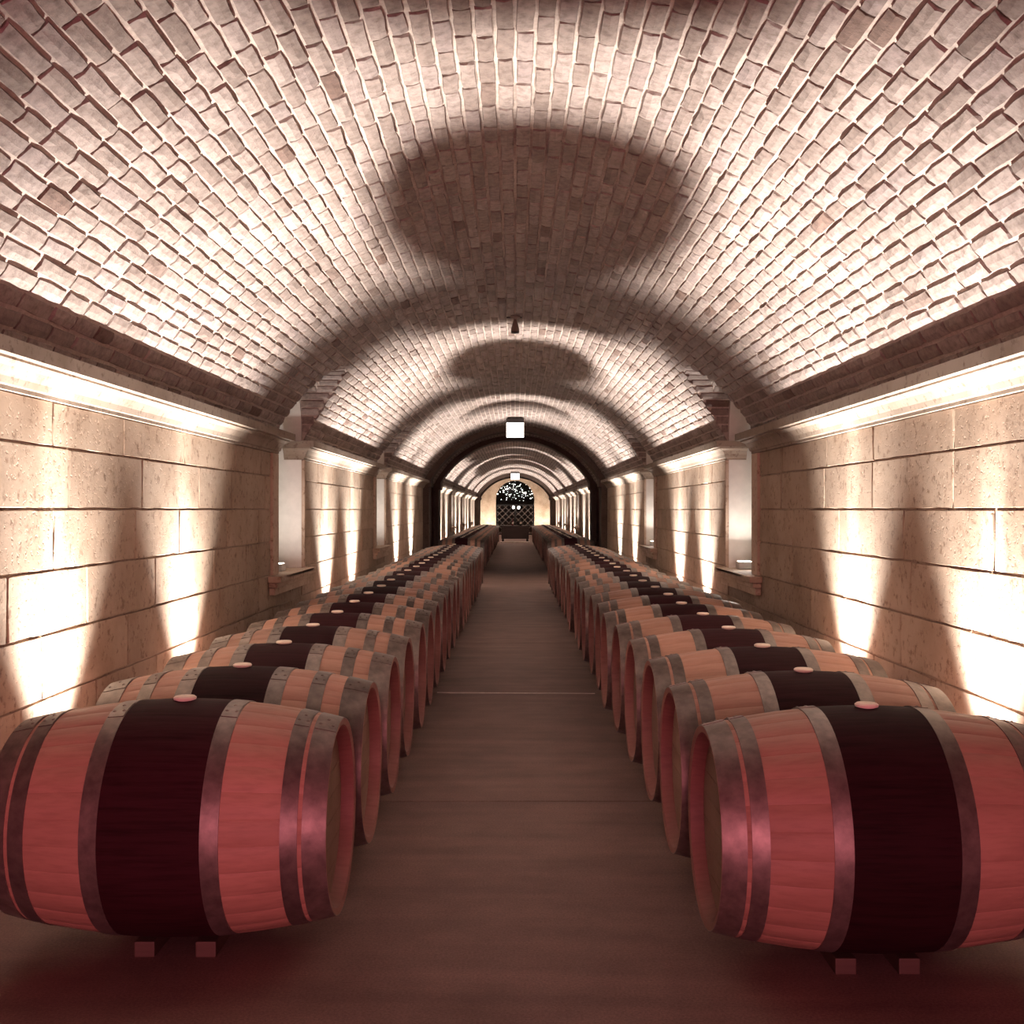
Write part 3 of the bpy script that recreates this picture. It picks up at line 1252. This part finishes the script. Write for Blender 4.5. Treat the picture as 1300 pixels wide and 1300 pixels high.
# bearers under the barrels
RTOP = 0.0466
for sn, x, y0, y1, wh in (('left', -0.998, 3.22, 18.4, 'near'), ('right', 1.024, 3.10, 18.3, 'near'),
                          ('left', -1.10, 22.2, 42.6, 'distant'), ('right', 1.12, 21.9, 42.3, 'distant')):
    for s in (-1, 1):
        aisle = (s > 0) == (sn == 'left')
        mb = MB()
        mb.box((x + s * 0.09 - 0.03, y0, 0), (x + s * 0.09 + 0.03, y1, RTOP), 0.004)
        o = mb.build('barrel_rail', M['rail'])
        tag(o, 'long dark timber bearer under the %s %s barrels, on the %s side' % (wh, sn, 'aisle' if aisle else 'wall'), 'rail', 'bearers under the barrels')

# ------------------------------------------------------------------ floor uplights along both walls
for side in (-1, 1):
    sn = 'left' if side < 0 else 'right'
    for i, y in enumerate(UPLIGHT_Y[side]):
        t = empty('floor_uplight', (side * (W - UP_DELTA), y, 0))
        tag(t, 'small round floor uplight at the foot of the %s wall, %s from the camera' % (sn, NUM[i]), 'uplight', 'uplights behind the barrels')
        mb = MB()
        mb.lathe([(0.0, 0.055), (0.05, 0.055), (0.055, 0.05), (0.055, 0.042), (0.045, 0.040)], 20)
        mb.build('housing', M['black'], t, True)
        mb = MB()
        mb.lathe([(0.044, 0.040), (0.046, 0.001)], 20)
        mb.build('lens', M['lens'], t)
        add_light('spill_light', 'SPOT', (0, 0, 0.065), UP_WIDE, UP_COL, t, spot_size=math.radians(76), spot_blend=1.0,
                  shadow_soft_size=0.035, rot=(math.pi, -side * math.radians(5.5), 0))
        add_light('beam_light', 'SPOT', (0, 0, 0.066), UP_NARROW, UP_COL, t, spot_size=math.radians(13), spot_blend=1.0,
                  shadow_soft_size=0.02, rot=(math.pi, side * math.radians(8.3), 0))

# ------------------------------------------------------------------ hanging things on the crown of the vault
APEX = ZC + R
t = empty('ceiling_sensor', (0, 9.55, APEX - 0.02))
tag(t, 'small brown bell-shaped sensor hanging from the vault crown', 'sensor')
mb = MB()
mb.lathe([(0.0, 0.001), (0.0, 0.045), (-0.015, 0.045), (-0.02, 0.018), (-0.03, 0.016)], 16)
mb.build('ceiling_rose', M['sensor'], t, True)
mb = MB()
mb.lathe([(-0.03, 0.013), (-0.05, 0.02), (-0.115, 0.036), (-0.135, 0.036)], 16)
mb.build('bell', M['sensor'], t, True)
mb = MB()
mb.lathe([(-0.135, 0.037), (-0.148, 0.036), (-0.15, 0.001)], 16)
mb.build('rim', M['black'], t, True)
mb = MB()
mb.box((-0.075, -0.01, -0.018), (0.06, 0.01, -0.005), 0.003)
mb.build('bracket', M['black'], t)

for ly, wd, lab, ns in ((20.2, 0.33, 'glowing white box lantern hanging before the dark cross passage', 'near'),
                        (48.5, 0.38, 'small glowing white lantern hanging in front of the end wall', 'far')):
    t = empty('box_lantern', (0, ly, APEX - 0.025))
    tag(t, lab, 'lantern')
    mb = MB()
    mb.box((-wd / 2, -wd / 2, -0.09), (wd / 2, wd / 2, -0.01), 0.01)
    mb.build('canopy', M['black'], t)
    mb = MB()
    mb.box((-wd / 2 + 0.01, -wd / 2 + 0.01, -0.34), (wd / 2 - 0.01, wd / 2 - 0.01, -0.092), 0.008)
    mb.build('glass_box', M['lantern'], t)
    for sx in (-1, 1):
        for sy in (-1, 1):
            mb = MB()
            mb.bar((sx * (wd / 2 - 0.006), sy * (wd / 2 - 0.006), -0.345), (sx * (wd / 2 - 0.006), sy * (wd / 2 - 0.006), -0.09), 0.006, 6)
            mb.build('corner_bar', M['lampcase'], t)

# uplights washing the end wall, standing on the floor on either side of the far archway
for s in (-1, 1):
    t = empty('end_wall_uplight', (s * 1.42, Y1 - 1.1, 0))
    tag(t, 'floor uplight washing the end wall, %s of the far archway' % ('left' if s < 0 else 'right'), 'uplight', 'uplights at the end wall')
    mb = MB()
    mb.lathe([(0.0, 0.055), (0.05, 0.055), (0.055, 0.05), (0.055, 0.042), (0.045, 0.040)], 20)
    mb.build('housing', M['black'], t, True)
    mb = MB()
    mb.lathe([(0.044, 0.040), (0.046, 0.001)], 20)
    mb.build('lens', M['lens'], t)
    add_light('wash_light', 'SPOT', (0, 0, 0.07), 210, UP_COL, t, spot_size=math.radians(120), spot_blend=0.8,
              shadow_soft_size=0.03, rot=(math.pi - 0.5, 0, 0))
